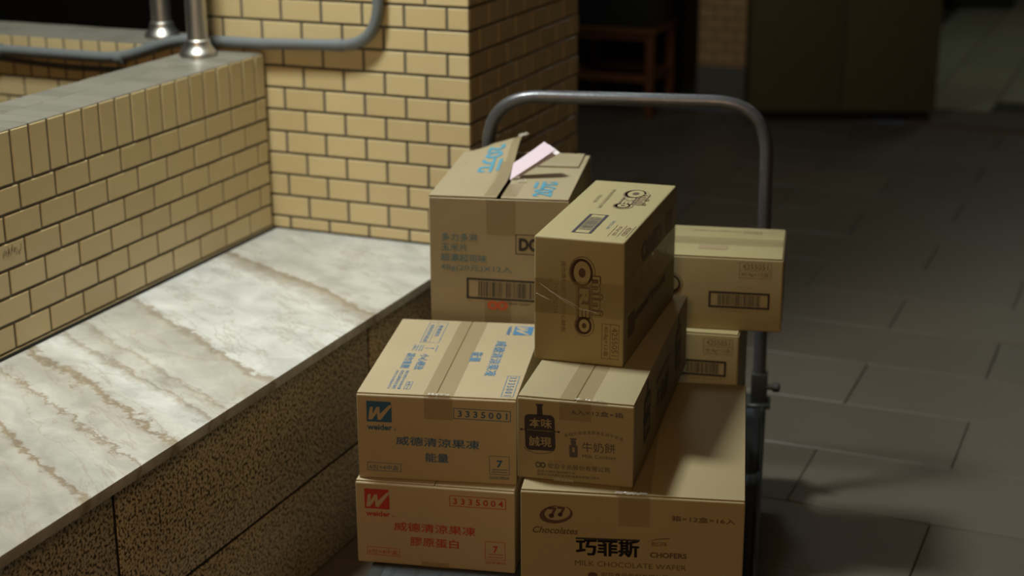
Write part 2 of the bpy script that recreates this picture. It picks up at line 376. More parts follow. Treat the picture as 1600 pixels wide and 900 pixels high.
# ------------------------------------------------------------------ conduit, cable, posts
zc = EYE - .617; yc = YP - .019
cdt = empty('conduit', (-2.2, yc, zc)); tag(cdt, 'grey conduit pipe bending along the pillar and over the low wall', 'pipe')
P0 = Vector((-2.2, yc, zc))
pth = [(-3.9, yc, EYE - .681), (-2.468, yc, EYE - .681), (-2.29, yc, EYE - .622), (-2.06, yc, EYE - .621), (-1.7385, yc, EYE - .608), (-1.7385, yc, 2.0)]
# widen the last bend by hand, keep the others tight
seg1 = fillet([Vector(p) - P0 for p in pth[:4]], .06)
seg2 = fillet([Vector(p) - P0 for p in pth[3:]], .105, 12)
tubeobj('pipe', seg1[:-1] + seg2, .0133, M['conduit'], cdt, 16)
for X, z in ((-2.468, EYE - .681), (-2.845, EYE - .681)):
    bm = bmesh.new(); tube(bm, [(X - P0.x - .011, 0, z - zc), (X - P0.x + .011, 0, z - zc + (.003 if X > -2.6 else 0))], .0165, 16); box(bm, X - P0.x - .008, X - P0.x + .008, .0, .018, z - zc - .016, z - zc - .008)
    bmobj('clamp', bm, M['conduit'], cdt, True)
for xa in (-1.845, ):
    tubeobj('coupling', [(xa - P0.x - .012, 0, EYE - .6125 - zc), (xa - P0.x + .012, 0, EYE - .6115 - zc)], .0148, M['conduit'], cdt, 16)
tubeobj('coupling', [(-1.7385 - P0.x, 0, .165), (-1.7385 - P0.x, 0, .20)], .0148, M['conduit'], cdt, 16)
bm = bmesh.new(); boxs = [(-3.9, YP - .0095, EYE - .698), (-2.9, YP - .0095, EYE - .703), (-2.83, YP - .0095, EYE - .706), (-2.72, YP - .0095, EYE - .712), (-2.62, YP - .0095, EYE - .715), (-2.5, YP - .0095, EYE - .713), (-2.26, YP - .0095, EYE - .715)]
tube(bm, boxs, .0075, 10); cb_ = bmobj('cable', bm, M['cable'], None, True); tag(cb_, 'thin dark cable under the grey conduit on the stairwell wall', 'cable')
def post(x, y, label):
    e = empty('railing_post', (x, y, ZW + .0005)); tag(e, label, 'post', 'steel railing posts on the low walls')
    tubeobj('tube', [(0, 0, .012), (0, 0, 1.0)], .0247, M['steel'], e, 24)
    bm = bmesh.new(); lathe(bm, [(.001, 0), (.045, 0), (.0455, .004), (.044, .009), (.039, .015), (.033, .022), (.0300, .030), (.0295, .037), (.0265, .040), (.001, .040)], 28)
    bmobj('flange', bm, M['steel'], e, True)
post(-2.178, 3.272, 'nearer steel railing post on the low wall by the bench')
post(-2.425, 3.485, 'farther steel railing post on the stairwell wall behind the conduit')

# ------------------------------------------------------------------ print helpers
_txt = {}
def text_raw(s, bold=0.0, shear=0.0):
    key = (s, bold, shear)
    if key in _txt: return _txt[key]
    c = bpy.data.curves.new('t', 'FONT'); c.body = s; c.size = 1; c.offset = bold; c.shear = shear; c.resolution_u = 3; c.fill_mode = 'FRONT' if hasattr(c, 'fill_mode') else c.fill_mode
    o = bpy.data.objects.new('t', c); COL.objects.link(o); bpy.context.view_layer.update()
    dg = bpy.context.evaluated_depsgraph_get(); me = bpy.data.meshes.new_from_object(o.evaluated_get(dg))
    V = [(v.co.x, v.co.y) for v in me.vertices]; F = [tuple(p.vertices) for p in me.polygons]
    bpy.data.objects.remove(o); bpy.data.curves.remove(c); bpy.data.meshes.remove(me)
    if V:
        x0_, x1_ = min(v[0] for v in V), max(v[0] for v in V); y0_, y1_ = min(v[1] for v in V), max(v[1] for v in V)
        V = [((x - (x0_ + x1_) / 2) / max(x1_ - x0_, 1e-6), (y - (y0_ + y1_) / 2) / max(y1_ - y0_, 1e-6)) for x, y in V]
    _txt[key] = (V, F); return _txt[key]
class Face2:
    """flat print on one face of a box: shapes in metres on the face, each call makes one printed part"""
    def __init__(s, root, o, a, b): s.root, s.o, s.a, s.b = root, Vector(o), Vector(a), Vector(b); s.n = s.a.cross(s.b)
    def emit(s, name, mat, shapes, layer=0):
        V, F = [], []
        for vs_, fs in shapes:
            k0 = len(V); V += [tuple(s.o + s.a * x + s.b * y + s.n * (.0006 + layer * .0002)) for x, y in vs_]; F += [tuple(i + k0 for i in f) for f in fs]
        me = bpy.data.meshes.new(name); me.from_pydata(V, [], F); return obj(name, me, mat, s.root)
    def text(s, t, q, mat, name='lettering', bold=.012, layer=0, shear=0): return s.emit(name, mat, [txt(t, q, bold, shear)], layer)
def xf(q, pts):
    cx, cy, w_, h_, ang = q; c, s_ = math.cos(R(ang)), math.sin(R(ang)); return [(cx + c * x * w_ - s_ * y * h_, cy + s_ * x * w_ + c * y * h_) for x, y in pts]
def txt(t, q, bold=.012, shear=0):
    V, F = text_raw(t, bold, shear); return (xf(q, V), F)
def poly(q, pts): return (xf(q, pts), [tuple(range(len(pts)))])
def rect(q): return poly(q, [(-.5, -.5), (.5, -.5), (.5, .5), (-.5, .5)])
def frame(q, t, t2=None):
    w_, h_ = q[2], q[3]; a, b_ = t / w_, (t2 if t2 is not None else t) / h_
    o_ = [(-.5, -.5), (.5, -.5), (.5, .5), (-.5, .5)]; i_ = [(-.5 + a, -.5 + b_), (.5 - a, -.5 + b_), (.5 - a, .5 - b_), (-.5 + a, .5 - b_)]
    return (xf(q, o_ + i_), [(k, (k + 1) % 4, 4 + (k + 1) % 4, 4 + k) for k in range(4)])
def ell(q, n=28, inner=0, a0=0, a1=360):
    A = [R(a0 + (a1 - a0) * k / n) for k in range(n + 1)]
    if not inner: return (xf(q, [(.5 * math.cos(t), .5 * math.sin(t)) for t in A[:-1]]), [tuple(range(n))])
    o_ = [(.5 * math.cos(t), .5 * math.sin(t)) for t in A]; i_ = [(.5 * inner * math.cos(t), .5 * inner * math.sin(t)) for t in A]
    return (xf(q, o_ + i_), [(k, k + 1, n + 2 + k, n + 1 + k) for k in range(n)])
def rrect(q, r_, n=5):
    w_, h_ = q[2], q[3]; P = []
    for cx, cy, s0 in ((.5, .5, 0), (-.5, .5, 90), (-.5, -.5, 180), (.5, -.5, 270)):
        for k in range(n + 1):
            t = R(s0 + 90 * k / n); P.append((cx - math.copysign(r_ / w_, cx) + math.cos(t) * r_ / w_, cy - math.copysign(r_ / h_, cy) + math.sin(t) * r_ / h_))
    return poly(q, P)
def grow(q, d): return (q[0], q[1], q[2] + 2 * d, q[3] + 2 * d, q[4])
def sub(q, x, y, w_, h_):                                  # a sub-rectangle of q, x,y,w,h in fractions (-.5 .. .5)
    c, s_ = math.cos(R(q[4])), math.sin(R(q[4])); dx, dy = x * q[2], y * q[3]
    return (q[0] + c * dx - s_ * dy, q[1] + s_ * dx + c * dy, w_ * q[2], h_ * q[3], q[4])
def bars(q, seed, n=34):
    rnd = random.Random(seed); out = []; x = -.5; S = []
    while x < .5:
        w_ = rnd.choice((.008, .008, .014, .022)); g = rnd.choice((.008, .010, .016, .022)); S.append((x, min(x + w_, .5))); x += w_ + g
    for a, b_ in S: out.append(poly(q, [(a, -.5), (b_, -.5), (b_, .5), (a, .5)]))
    return out
def barcode(F, q, mat, seed, t, t2=None):
    sh = [frame(q, t, t2)] + bars(sub(q, 0, 0, .70, 1 - 2 * (t2 if t2 is not None else t) / q[3] - .08), seed)
    return F.emit('barcode', mat, sh)
def oreo(F, q, card, parts):
    """rounded outlined letters with the word mini above; parts = (text, quad, bold)"""
    ring, fill, core = [], [], []
    for t, qq, kind in parts:
        if kind == 'O':
            dn = (math.sin(R(qq[4])) * .0022, -math.cos(R(qq[4])) * .0022); ring.append(ell((qq[0] + dn[0], qq[1] + dn[1]) + tuple(grow(qq, .0046)[2:]), 30)); ring.append(ell(grow(qq, .0042), 30)); fill.append(ell(qq, 30)); core.append(ell(sub(qq, 0, 0, .42, .42), 20))
        else:
            ring.append(rrect(grow(qq, .0035), .004)); fill.append(txt(t, qq, .05))
    outer = [ell(grow(qq, .0082), 30) if k_ == 'O' else rrect(grow(qq, .0057), .005) for t, qq, k_ in parts]
    gap = [ell(grow(qq, .0072), 30) if k_ == 'O' else rrect(grow(qq, .0047), .005) for t, qq, k_ in parts]
    F.emit('logo_outline', M['brown'], outer, 0); F.emit('logo_gap', card, gap, 1); F.emit('logo', M['brown'], ring, 2); F.emit('logo_letters', card, fill, 3); [F.emit('logo_centre', M['brown'], [k_], 4) for k_ in core]

# ------------------------------------------------------------------ carton builder
class Carton:
    def __init__(s, name, prm, mat, label, flaps='y', group='cartons on the trolley'):
        x, y, z, yw, w_, d, h = prm; s.w, s.d, s.h, s.mat = w_, d, h, mat
        c, si = math.cos(yw), math.sin(yw)
        s.root = empty(name, (x + c * w_ / 2 - si * d / 2, y + si * w_ / 2 + c * d / 2, z + EYE), yw); tag(s.root, label, 'cardboard box', group)
        a, b_ = w_ / 2, d / 2; s.a, s.b = a, b_
        T = .0035
        if flaps == 'open':
            bm = bmesh.new()
            box(bm, -a, a, -b_, -b_ + T, 0, h, .0012); box(bm, -a, a, b_ - T, b_, 0, h, .0012)
            box(bm, -a, -a + T, -b_ + T, b_ - T, 0, h - .0005, .0008); box(bm, a - T, a, -b_ + T, b_ - T, 0, h - .0005, .0008); box(bm, -a + T, a - T, -b_ + T, b_ - T, 0, T)
            bmobj('body', bm, mat, s.root, True)
        elif flaps is None:
            boxobj('body', (-a, a, -b_, b_, 0, h), mat, s.root, .004, 3)
        else:
            boxobj('body', (-a, a, -b_, b_, 0, h - .0028), mat, s.root, .0035, 3)
            if flaps == 'y':                                # seam runs front to back
                boxobj('flap', (-a + .001, -.0009, -b_ + .003, b_ - .003, h - .0030, h), mat, s.root, .0011, 2)
                boxobj('flap', (.0009, a - .001, -b_ + .003, b_ - .003, h - .0030, h), mat, s.root, .0011, 2)
            elif flaps == 'x':
                boxobj('flap', (-a + .003, a - .003, -b_ + .001, -.0009, h - .0030, h), mat, s.root, .0011, 2)
                boxobj('flap', (-a + .003, a - .003, .0009, b_ - .001, h - .0030, h), mat, s.root, .0011, 2)
        s.front = Face2(s.root, (-a, -b_, 0), (1, 0, 0), (0, 0, 1)); s.top = Face2(s.root, (-a, -b_, h), (1, 0, 0), (0, 1, 0)); s.right = Face2(s.root, (a, -b_, 0), (0, 1, 0), (0, 0, 1))
    def strip(s, F, cx, cy, w_, h_, mat='tape', name='tape', layer=-1):
        return F.emit(name, M[mat], [rect((cx, cy, w_, h_, 0))], layer)
    def crinkle(s, F, cx, cy, w_, h_, name='tape_end'):     # puckered end of clear tape
        n, rws = 14, 3; V, Fc = [], []
        for j in range(rws + 1):
            for i in range(n + 1):
                p = F.o + F.a * (cx + (i / n - .5) * w_) + F.b * (cy + (j / rws - .5) * h_) + F.n * (.0010 + random.uniform(0, .0022)); V.append(tuple(p))
        for j in range(rws):
            for i in range(n): q = j * (n + 1) + i; Fc.append((q, q + 1, q + n + 2, q + n + 1))
        me = bpy.data.meshes.new(name); me.from_pydata(V, [], Fc); return obj(name, me, M['tapeclear'], s.root)

BX = {'A': [-1.2672, 2.3062, -1.345, 0.2149, 0.2853, 0.37, 0.1585], 'B': [-1.2655, 2.3182, -1.1865, 0.2571, 0.2808, 0.4028, 0.1605], 'C': [-1.324, 2.7466, -1.095, 0.2381, 0.2727, 0.3836, 0.31],
      'D': [-0.9712, 2.4148, -0.9571, 0.0878, 0.1555, 0.4017, 0.2184], 'E': [-0.9333, 2.2465, -1.1, 0.1475, 0.1911, 0.5823, 0.1429], 'F': [-0.9114, 2.206, -1.345, 0.2559, 0.3585, 0.5155, 0.245],
      'G': [-1.035, 2.8862, -1.05, 0.2094, 0.37, 0.2162, 0.1496], 'H': [-1.0654, 2.8692, -1.2, 0.1693, 0.325, 0.21, 0.15]}
def lift(k, d): q = list(BX[k]); q[2] += d; return q

# jelly cartons -----------------------------------------------------
def weider_logo(F, q, ink, card):
    F.emit('logo', M[ink], [poly(q, [(-.5, -.5), (.5, -.5), (.5, .30), (.47, .5), (-.5, .5)])])
    W = [(-.44, -.40), (-.36, .20), (-.24, .24), (-.26, -.12), (-.10, .22), (.02, .24), (.03, -.10), (.40, .34), (.50, .36), (.50, .28), (.06, -.40), (-.06, -.40), (-.08, -.06), (-.28, -.40)]
    F.emit('logo_stroke', card, [poly(q, W)], 1)
def weider_front(C_, ink, num, second, rows):
    F = C_.front; r_ = rows
    weider_logo(F, r_['logo'], ink, C_.mat); F.emit('lettering', M[ink], [txt('weider', sub(r_['weider'], -.07, 0, .86, 1), .03), ell(sub(r_['weider'], .455, -.30, .075, .36), 12, .6)])
    F.emit('number_label', M[ink], [frame(r_['Rnum'], .0012), txt(' '.join(num), r_['num'], .022)])
    F.text('威德清涼果凍', r_['title'], M[ink], bold=.012); F.text(second, r_['second'], M[ink], bold=.012)
    F.emit('small_label', M[ink], [frame(r_['Rsm'], .0009), txt('6包×4中盒', r_['sm'], 0)])
    F.emit('recycling_mark', M[ink], [frame(r_['R7'], .0008), txt('7', r_['7'], .03), rect(r_['L1']), rect(r_['L2'])]); F.text('回收標誌', r_['below'], M[ink], bold=0)
c = Carton('jelly_carton', BX['A'], M['k_weider'], 'cardboard box with red jelly print and number 3335004, bottom of the left stack')
weider_front(c, 'red', '3335004', '膠原蛋白', {'logo': (.0388, .1254, .0449, .0382, .5), 'weider': (.0439, .0971, .0518, .0106, .5), 'Rnum': (.2198, .1326, .1005, .0205, .3), 'num': (.2206, .1323, .0889, .0118, .3), 'title': (.1419, .0756, .1474, .0173, .1), 'second': (.1408, .0484, .0877, .0176, .1),
             'Rsm': (.0478, .024, .0599, .0157, -.2), 'sm': (.0476, .0234, .0532, .009, 0), 'R7': (.2502, .0416, .0362, .0354, .3), '7': (.2507, .0445, .0091, .0133, .5), 'L1': (.2507, .0349, .0275, .0011, .5), 'L2': (.2507, .0293, .0275, .0011, .5), 'below': (.2511, .0186, .0346, .0049, .2)})
c.strip(c.front, .142, .005, .05, .01)
c = Carton('jelly_carton', lift('B', .0004), M['k_weider'], 'cardboard box with blue jelly print and number 3335001, on top of the red-printed box')
weider_front(c, 'blue', '3335001', '能量', {'logo': (.04, .1268, .0445, .0383, -.4), 'weider': (.0439, .0978, .0516, .0107, 0), 'Rnum': (.221, .1297, .1002, .0199, -.8), 'num': (.222, .1295, .0863, .0118, -.8), 'title': (.1421, .0736, .1478, .0168, -.8), 'second': (.1406, .0451, .0414, .0173, -.4),
             'Rsm': (.0464, .0227, .0604, .016, -.8), 'sm': (.0458, .0222, .052, .0095, -.8), 'R7': (.2506, .0366, .0356, .0351, -.2), '7': (.2512, .0396, .0106, .0136, -.3), 'L1': (.251, .0285, .028, .0012, .2), 'L2': (.2509, .024, .027, .0012, .2), 'below': (.2508, .0131, .035, .0058, -.5)})
T = c.top; A_ = -89
c.strip(T, .1445, c.d / 2, .053, c.d - .008); c.strip(c.front, .1445, .138, .05, .042); c.crinkle(T, .1445, .004, .038, .006)
T.emit('number_label', M['lblue'], [frame((.2621, .0612, .1017, .0215, A_), .0010), txt('3 3 3 5 0 0 1', (.2621, .0612, .09, .0125, A_), .005)])
T.text('威德清涼果凍', (.2162, .1996, .1857, .0215, A_), M['lblue'], bold=.006); T.text('能量', (.179, .2009, .0516, .0215, A_), M['lblue'], bold=.006)
weider_logo(T, (.2461, .3559, .0492, .036, A_), 'lblue', c.mat); T.text('weider', (.2200, .3533, .0509, .0095, A_), M['lblue'], bold=.02)
T.text('請勿重壓', (.0588, .1669, .0797, .0169, A_), M['lblue'], bold=.006); T.text('小心輕放', (.0846, .1642, .0827, .0173, A_), M['lblue'], bold=.006)
T.text('保存於陰涼處避免日光', (.0509, .0699, .0925, .0052, A_), M['lblue'], bold=0); T.text('有效日期標示於箱側', (.0600, .0704, .0934, .0068, A_), M['lblue'], bold=0); T.text('請於期限內食用完畢', (.0692, .0701, .0941, .006, A_), M['lblue'], bold=0)
T.emit('small_label', M['lblue'], [frame((.0837, .0435, .038, .0112, A_), .0008), txt('6包×4', (.0837, .0435, .033, .006, A_), 0)])
T.emit('notice_label', M['lblue'], [frame((.0777, .3277, .1188, .0361, A_), .0009), txt('威德清涼果凍能量', (.0680, .3219, .0993, .0075, A_), 0), txt('營養補充', (.0848, .337, .0658, .0085, A_), 0), rect((.0765, .3277, .1188, .0006, A_))])
T.emit('arrow_mark', M['lblue'], [rect((.062, .2375, .034, .0012, A_)), rect((.067, .2375, .034, .0012, A_)), rect((.0715, .2375, .034, .0012, A_)), rect((.0835, .2375, .0013, .016, A_)), poly((.0925, .2375, .007, .004, A_), [(-.5, -.5), (.5, -.5), (0, .5)]), rect((.0985, .2375, .034, .0012, A_)), txt('此面向上', (.0565, .2375, .034, .0055, A_), 0)])

# chocolate wafer carton -------------------------------------------------
c = Carton('wafer_carton', BX['F'], M['k_choc'], 'large cardboard box of chocolate wafers at the front of the trolley')
F = c.front; K = M['black']
c.strip(c.top, .1834, c.d / 2, .05, c.d - .008); c.strip(F, .1834, .2165, .0495, .052); c.crinkle(c.top, .178, .004, .052, .008)
q = (.058, .2043, .0538, .0318, 4)
bmq = []
for k in range(30):                                           # swoosh that thickens at the lower left
    t0, t1 = R(60 - 330 * k / 30), R(60 - 330 * (k + 1) / 30)
    def pt(t, i): 
        u = (R(60) - t) / R(330); th = .02 + .17 * math.sin(math.pi * min(1, u * .9 + .02)) ** 1.5
        rr = .5 - (th if i else 0); x, y = rr * math.cos(t), rr * math.sin(t); return (x + .12 * y, y)
    bmq.append(poly(q, [pt(t0, 0), pt(t1, 0), pt(t1, 1), pt(t0, 1)]))
seven = [(-.5, .5), (.5, .5), (.5, .3), (.12, -.5), (-.3, -.5), (.12, .22), (-.5, .22)]
F.emit('logo', M['brown'], bmq + [poly((.0515, .2085, .0125, .0175, -4), seven), poly((.0655, .2105, .0125, .0165, -4), seven), ell((.0505, .2015, .009, .0085, 0), 16), ell((.0645, .2045, .008, .0075, 0), 16)])
F.text('Chocolates', (.0571, .1762, .0742, .0116, .5), M['brown'], bold=.012, shear=.35)
F.emit('brand_lettering', K, [txt('巧菲斯', (.1416 + dx * .0011, .1503 + dy * .0009, .1000, .0295, 1.2), 0) for dx in (-1, 0, 1) for dy in (-1, 0, 1)], 1)
F.emit('brand_bar', K, [rect((.1416, .1655, .1035, .0032, 1.2))], 2)
F.text('新口味', (.2243, .162, .0255, .0085, 3), M['brown'], bold=.0); F.emit('banner', M['brown'], [poly((.2235, .1695, .036, .007, 3), [(-.5, -.5), (-.1, .25), (.5, .5), (.5, .3), (-.1, .05)])])
F.text('CHOFERS', (.2397, .1427, .0588, .0095, .8), M['brown'], bold=.03); F.text('MILK CHOCOLATE WAFER', (.1788, .1212, .1796, .0091, .5), M['brown'], bold=-.004)
F.text('宏亞食品股份有限公司', (.1859, .1030, .1083, .0075, .8), M['brown'], bold=0); F.emit('company_mark', M['brown'], [ell((.118, .1000, .016, .010, 0), 18)])
F.text('箱×12盒×16入', (.2935, .2087, .1011, .0098, -.2), M['brown'], bold=.012)
F.text('地址 電話 消費者服務專線', (.18, .083, .13, .006, 0), M['brown'], bold=0); barcode(F, (.27, .05, .11, .04, 0), K, 31, .002)

# milk biscuit carton ----------------------------------------------------
c = Carton('biscuit_carton', lift('E', .0006), M['k_milk'], 'long cardboard box of milk biscuits with dark jar logo, on the wafer box')
F = c.front
c.strip(c.top, .0955, c.d / 2, .052, c.d - .008); c.strip(F, .0957, .124, .052, .032); c.crinkle(F, .078, .004, .034, .006); c.crinkle(c.top, .12, .003, .05, .003)
def jar(F, x, y, s_, ink, card):
    q = (x, y, .050 * s_, .062 * s_, 2)
    F.emit('jar_logo', ink, [rrect(q, .008 * s_), poly((x - .0005, y + .040 * s_, .0135 * s_, .019 * s_, 2), [(-.36, -.6), (.36, -.6), (.30, .25), (.5, .5), (-.5, .5), (-.30, .25)]), rect((x, y + .0035 * s_, .062 * s_, .0016, 1)), ell((x - .031 * s_, y + .003 * s_, .004 * s_, .004 * s_, 0), 10), ell((x + .031 * s_, y + .004 * s_, .004 * s_, .004 * s_, 0), 10),
                            ell((x - .001, y - .022 * s_, .056 * s_, .030 * s_, 0), 16, .955, 205, 335)])
    F.emit('jar_lettering', card, [txt('本味', (x + .001, y + .0165 * s_, .0373 * s_, .0168 * s_, 1.5), .015), txt('誠現', (x + .0005, y - .0156 * s_, .0372 * s_, .0172 * s_, 1.5), .015), rect((x, y + .0035 * s_, .044 * s_, .0007, 1))], 1)
jar(F, .038, .0825, 1, M['navy'], c.mat)
K2 = M['brown']
F.text('6入×12盒×箱', (.132, .1238, .0836, .0090, .8), M['grey'], bold=.012)
for i, ch in enumerate('來自北海道濃醇鮮乳好牛奶香'):
    u = (i - 6) / 6; F.text(ch, (.1261 + u * .045, .0905 - .0075 * u * u + .001 * u, .0060, .0062, -14 * u + 1.5), M['grey'], bold=0)
F.emit('bottle_mark', M['grey'], [rrect((.0934, .0555, .0138, .0215, 2), .0025), rrect((.0932, .0705, .0085, .0085, 2), .002), rect((.0932, .0765, .0105, .0028, 2))]); F.emit('bottle_label', c.mat, [rect((.0936, .058, .0035, .008, 2))], 1)
F.text('牛奶餅', (.1346, .0654, .0544, .0175, 2), M['grey'], bold=.004); F.text('Milk Cookies', (.1352, .0494, .0544, .0062, 2), M['grey'], bold=.0)
F.text('宏亞食品股份有限公司', (.102, .0272, .1019, .0092, 1.3), M['grey'], bold=.008); F.text('保存期限標示於包裝上', (.0939, .0350, .0845, .0045, 1.5), M['faint'], bold=0)
F.emit('company_mark', M['grey'], [ell((.0350, .026, .0095, .0105, 0), 16, .55), ell((.0430, .026, .0095, .0105, 0), 16, .45)])
F.text('製造日期見箱側標示處', (.0651, .0160, .0638, .0042, 1.6), M['grey'], bold=0); F.text('產地台灣請置於陰涼乾燥處避免陽光直射', (.0848, .0108, .1033, .0042, 1.6), M['grey'], bold=0)
G_ = c.right
jar(G_, .125, .078, 1.25, M['navy'], c.mat); G_.text('牛奶餅', (.29, .06, .13, .045, 0), M['grey'], bold=.01); G_.text('濃醇鮮乳好牛奶香', (.29, .10, .15, .014, 0), M['grey'], bold=0); jar(G_, .47, .078, 1.25, M['navy'], c.mat)

# mini sandwich biscuit cartons --------------------------------------------
V_ = -90
c = Carton('biscuit_carton', lift('D', .0012), M['k_oreo'], 'upright taped biscuit box standing on the milk biscuit box', None)
F = c.front
oreo(F, None, c.mat, [('O', (.0838, .1608, .0400, .0290, V_), 'O'), ('RE', (.0875, .1084, .0500, .0165, V_), 'T'), ('O', (.0881, .0685, .0225, .0182, V_), 'O')])
F.emit('mini_outline', M['brown'], [txt('mini', (.1105, .1227, .0700, .0205, V_), .085)], 2); F.emit('mini_letters', c.mat, [txt('mini', (.1105, .1227, .0665, .0170, V_), .012)], 3)
F.text('迷你奧利奧巧克力夾心餅乾', (.0517, .1161, .1246, .0085, V_), M['brown2'], bold=0); F.text('巧克力口味', (.0375, .1118, .0552, .0085, V_), M['brown2'], bold=0)
def numlabel(F, q, ink, t=.0008):
    F.emit('number_label', ink, [frame(q, t), rect(sub(q, 0, 0, 1, t / q[3])), txt('4255051', sub(q, 0, .25, .80, .32), .0), txt('40.8g×12盒', sub(q, 0, -.25, .88, .30), .0)])
numlabel(F, (.1332, .0441, .0620, .0300, -90.5), M['brown2'])
c.strip(F, .0775, .1150, .153, .060, 'tapew', layer=5); c.strip(F, .017, .1150, .030, .062, 'tapew', layer=6); c.strip(c.right, .2, .1150, .398, .060, 'tapew', layer=5)
G_ = c.right
G_.text('OREO', (.20, .165, .16, .035, 0), M['brown2'], bold=.06); G_.text('迷你奧利奧巧克力夾心餅乾', (.20, .065, .24, .016, 0), M['brown'], bold=.01); G_.emit('panel_mark', M['brown2'], [rect((.055, .06, .05, .04, 0))]); G_.emit('panel_mark', M['brown2'], [rect((.345, .165, .05, .04, 0))])
# tape wrinkles on the front
bm = bmesh.new()
for (x0_, y0_, x1_, y1_, r_) in ((.010, .137, .072, .098, .0010), (.004, .119, .034, .106, .0008), (.040, .117, .078, .101, .0007), (.075, .098, .112, .093, .0006)):
    n = 9; pts = []
    for i in range(n + 1):
        t = i / n; pts.append((-c.a + x0_ + (x1_ - x0_) * t, -c.b - .0018, y0_ + (y1_ - y0_) * t + random.uniform(-.0012, .0012)))
    tube(bm, pts, [r_ * (.25 + math.sin(math.pi * i / n)) for i in range(n + 1)], 6)
bmobj('tape_wrinkle', bm, M['tapeclear'], c.root, True)
T = c.top
oreo(T, None, c.mat, [('O', (.0990, .315, .050, .030, V_ + 2), 'O'), ('RE', (.0970, .262, .044, .0185, V_ + 2), 'T'), ('O', (.0960, .227, .024, .020, V_ + 2), 'O')])
T.emit('mini_outline', M['brown2'], [txt('mini', (.1225, .2785, .078, .0195, V_ + 2), .085)], 2); T.emit('mini_letters', c.mat, [txt('mini', (.1225, .2785, .074, .0165, V_ + 2), .004)], 3)
T.text('迷你奧利奧巧克力夾心餅乾', (.0562, .2705, .1368, .0075, V_ + 2), M['brown2'], bold=0); T.text('巧克力口味', (.0396, .266, .0563, .0075, V_ + 2), M['brown2'], bold=0)
barcode(T, (.0712, .0975, .1222, .0345, V_), M['navy'], 5, .0022, .0052); T.emit('stamp', M['teal'], [txt('2023.05', (.1065, .1000, .055, .005, V_), 0)])
T.emit('number_label', M['brown2'], [rect((.1185, .065, .0733, .0008, V_)), rect((.1345, .065, .0733, .0008, V_)), rect((.1500, .065, .0733, .0008, V_)), txt('4255051', (.1425, .065, .052, .0085, V_), 0), txt('40.8g×12盒', (.1265, .065, .058, .0085, V_), 0)])
def side_carton(prm, label, lab_q, bar_q, seed, logo):
    c = Carton('biscuit_carton', prm, M['k_oreo'], label, 'x'); F = c.front
    if lab_q: numlabel(F, lab_q, M['brown2'])
    if bar_q: barcode(F, bar_q, M['black'], seed, .0042); F.text('4710543 255051 4', (bar_q[0], bar_q[1] - .0225, .075, .0036, 0), M['brown2'], bold=0)
    if logo: oreo(F, None, c.mat, [('O', (.050, .092, .036, .034, 0), 'O'), ('RE', (.1005, .090, .050, .024, 0), 'T'), ('O', (.1535, .0905, .030, .028, 0), 'O')])
    return c
c = side_carton(lift('G', .0012), 'biscuit box lying on its side on the right, against the trolley handle', (.3159, .1241, .0615, .0315, 0), (.2871, .0624, .1184, .0335, 0), 11, True)
c.front.text('2023.05.12', (.3021, .0898, .0468, .0045, 0), M['faint'], bold=0)
c.strip(c.top, c.w / 2, .108, c.w - .008, .052, 'tapew', layer=0)
c.top.text('OREO mini OREO mini', (.2314, .183, .0892, .010, 0), M['brown2'], bold=0); c.top.emit('small_label', M['brown2'], [frame((.3021, .180, .0376, .020, 0), .0009), txt('4255051', (.3021, .180, .032, .008, 0), 0)]); c.top.emit('label_patch', M['faint'], [rect((.2301, .064, .0573, .030, 0))])
c.top.emit('small_label', M['brown2'], [frame((.165, .183, .04, .020, 0), .0009)])
c = side_carton(lift('H', .0006), 'biscuit box under the side-lying biscuit box, behind the wafer box', (.2843, .1225, .0575, .0315, 0), (.256, .0765, .0914, .0325, 0), 17, False)
q = list(BX['H']); q[2] = -1.345; q[6] = .145
side_carton(q, 'lowest biscuit box behind the wafer box, mostly hidden', None, None, 3, False)

# opened corn chip carton -----------------------------------------------------
q = list(BX['C']); q[2] = -1.345; q[6] = .2495
Carton('plain_carton', q, M['k_dor'], 'plain cardboard box hidden under the opened box')
c = Carton('chip_carton', BX['C'], M['k_dor'], 'opened cardboard box with blue print and pink paper sticking out, back left', 'open')
F = c.front; TE = M['teal']
F.text('多力多滋', (.0594, .2317, .0721, .0160, 0), TE, bold=.014); F.text('玉米片', (.0485, .2117, .0528, .0160, 0), TE, bold=.014); F.text('超濃起司味', (.067, .1903, .0921, .0155, -.4), TE, bold=.014); F.text('48g(20元)X12入', (.0915, .1695, .1418, .0150, -.8), TE, bold=.01)
F.emit('brand_label', M['black'], [frame((.2083, .2216, .0779, .0404, -.6), .0016), txt('DOR', (.2060, .2216, .0600, .0266, -.6), .05)])
barcode(F, (.151, .1279, .158, .0430, -1), M['black'], 23, .0042); F.text('4710543 22387', (.1698, .1004, .0564, .0045, -.5), M['black'], bold=0)
F.emit('recycling_mark', M['orange'], [ell((.1240, .0959, .0215, .0190, 0), 20, .42), ell((.1430, .0959, .0215, .0190, 0), 20, .42)])
c.strip(F, .141, .2740, .0567, .0705); c.strip(F, .134, .0550, .053, .105)
a, b_, h = c.a, c.b, c.h; T = .0034
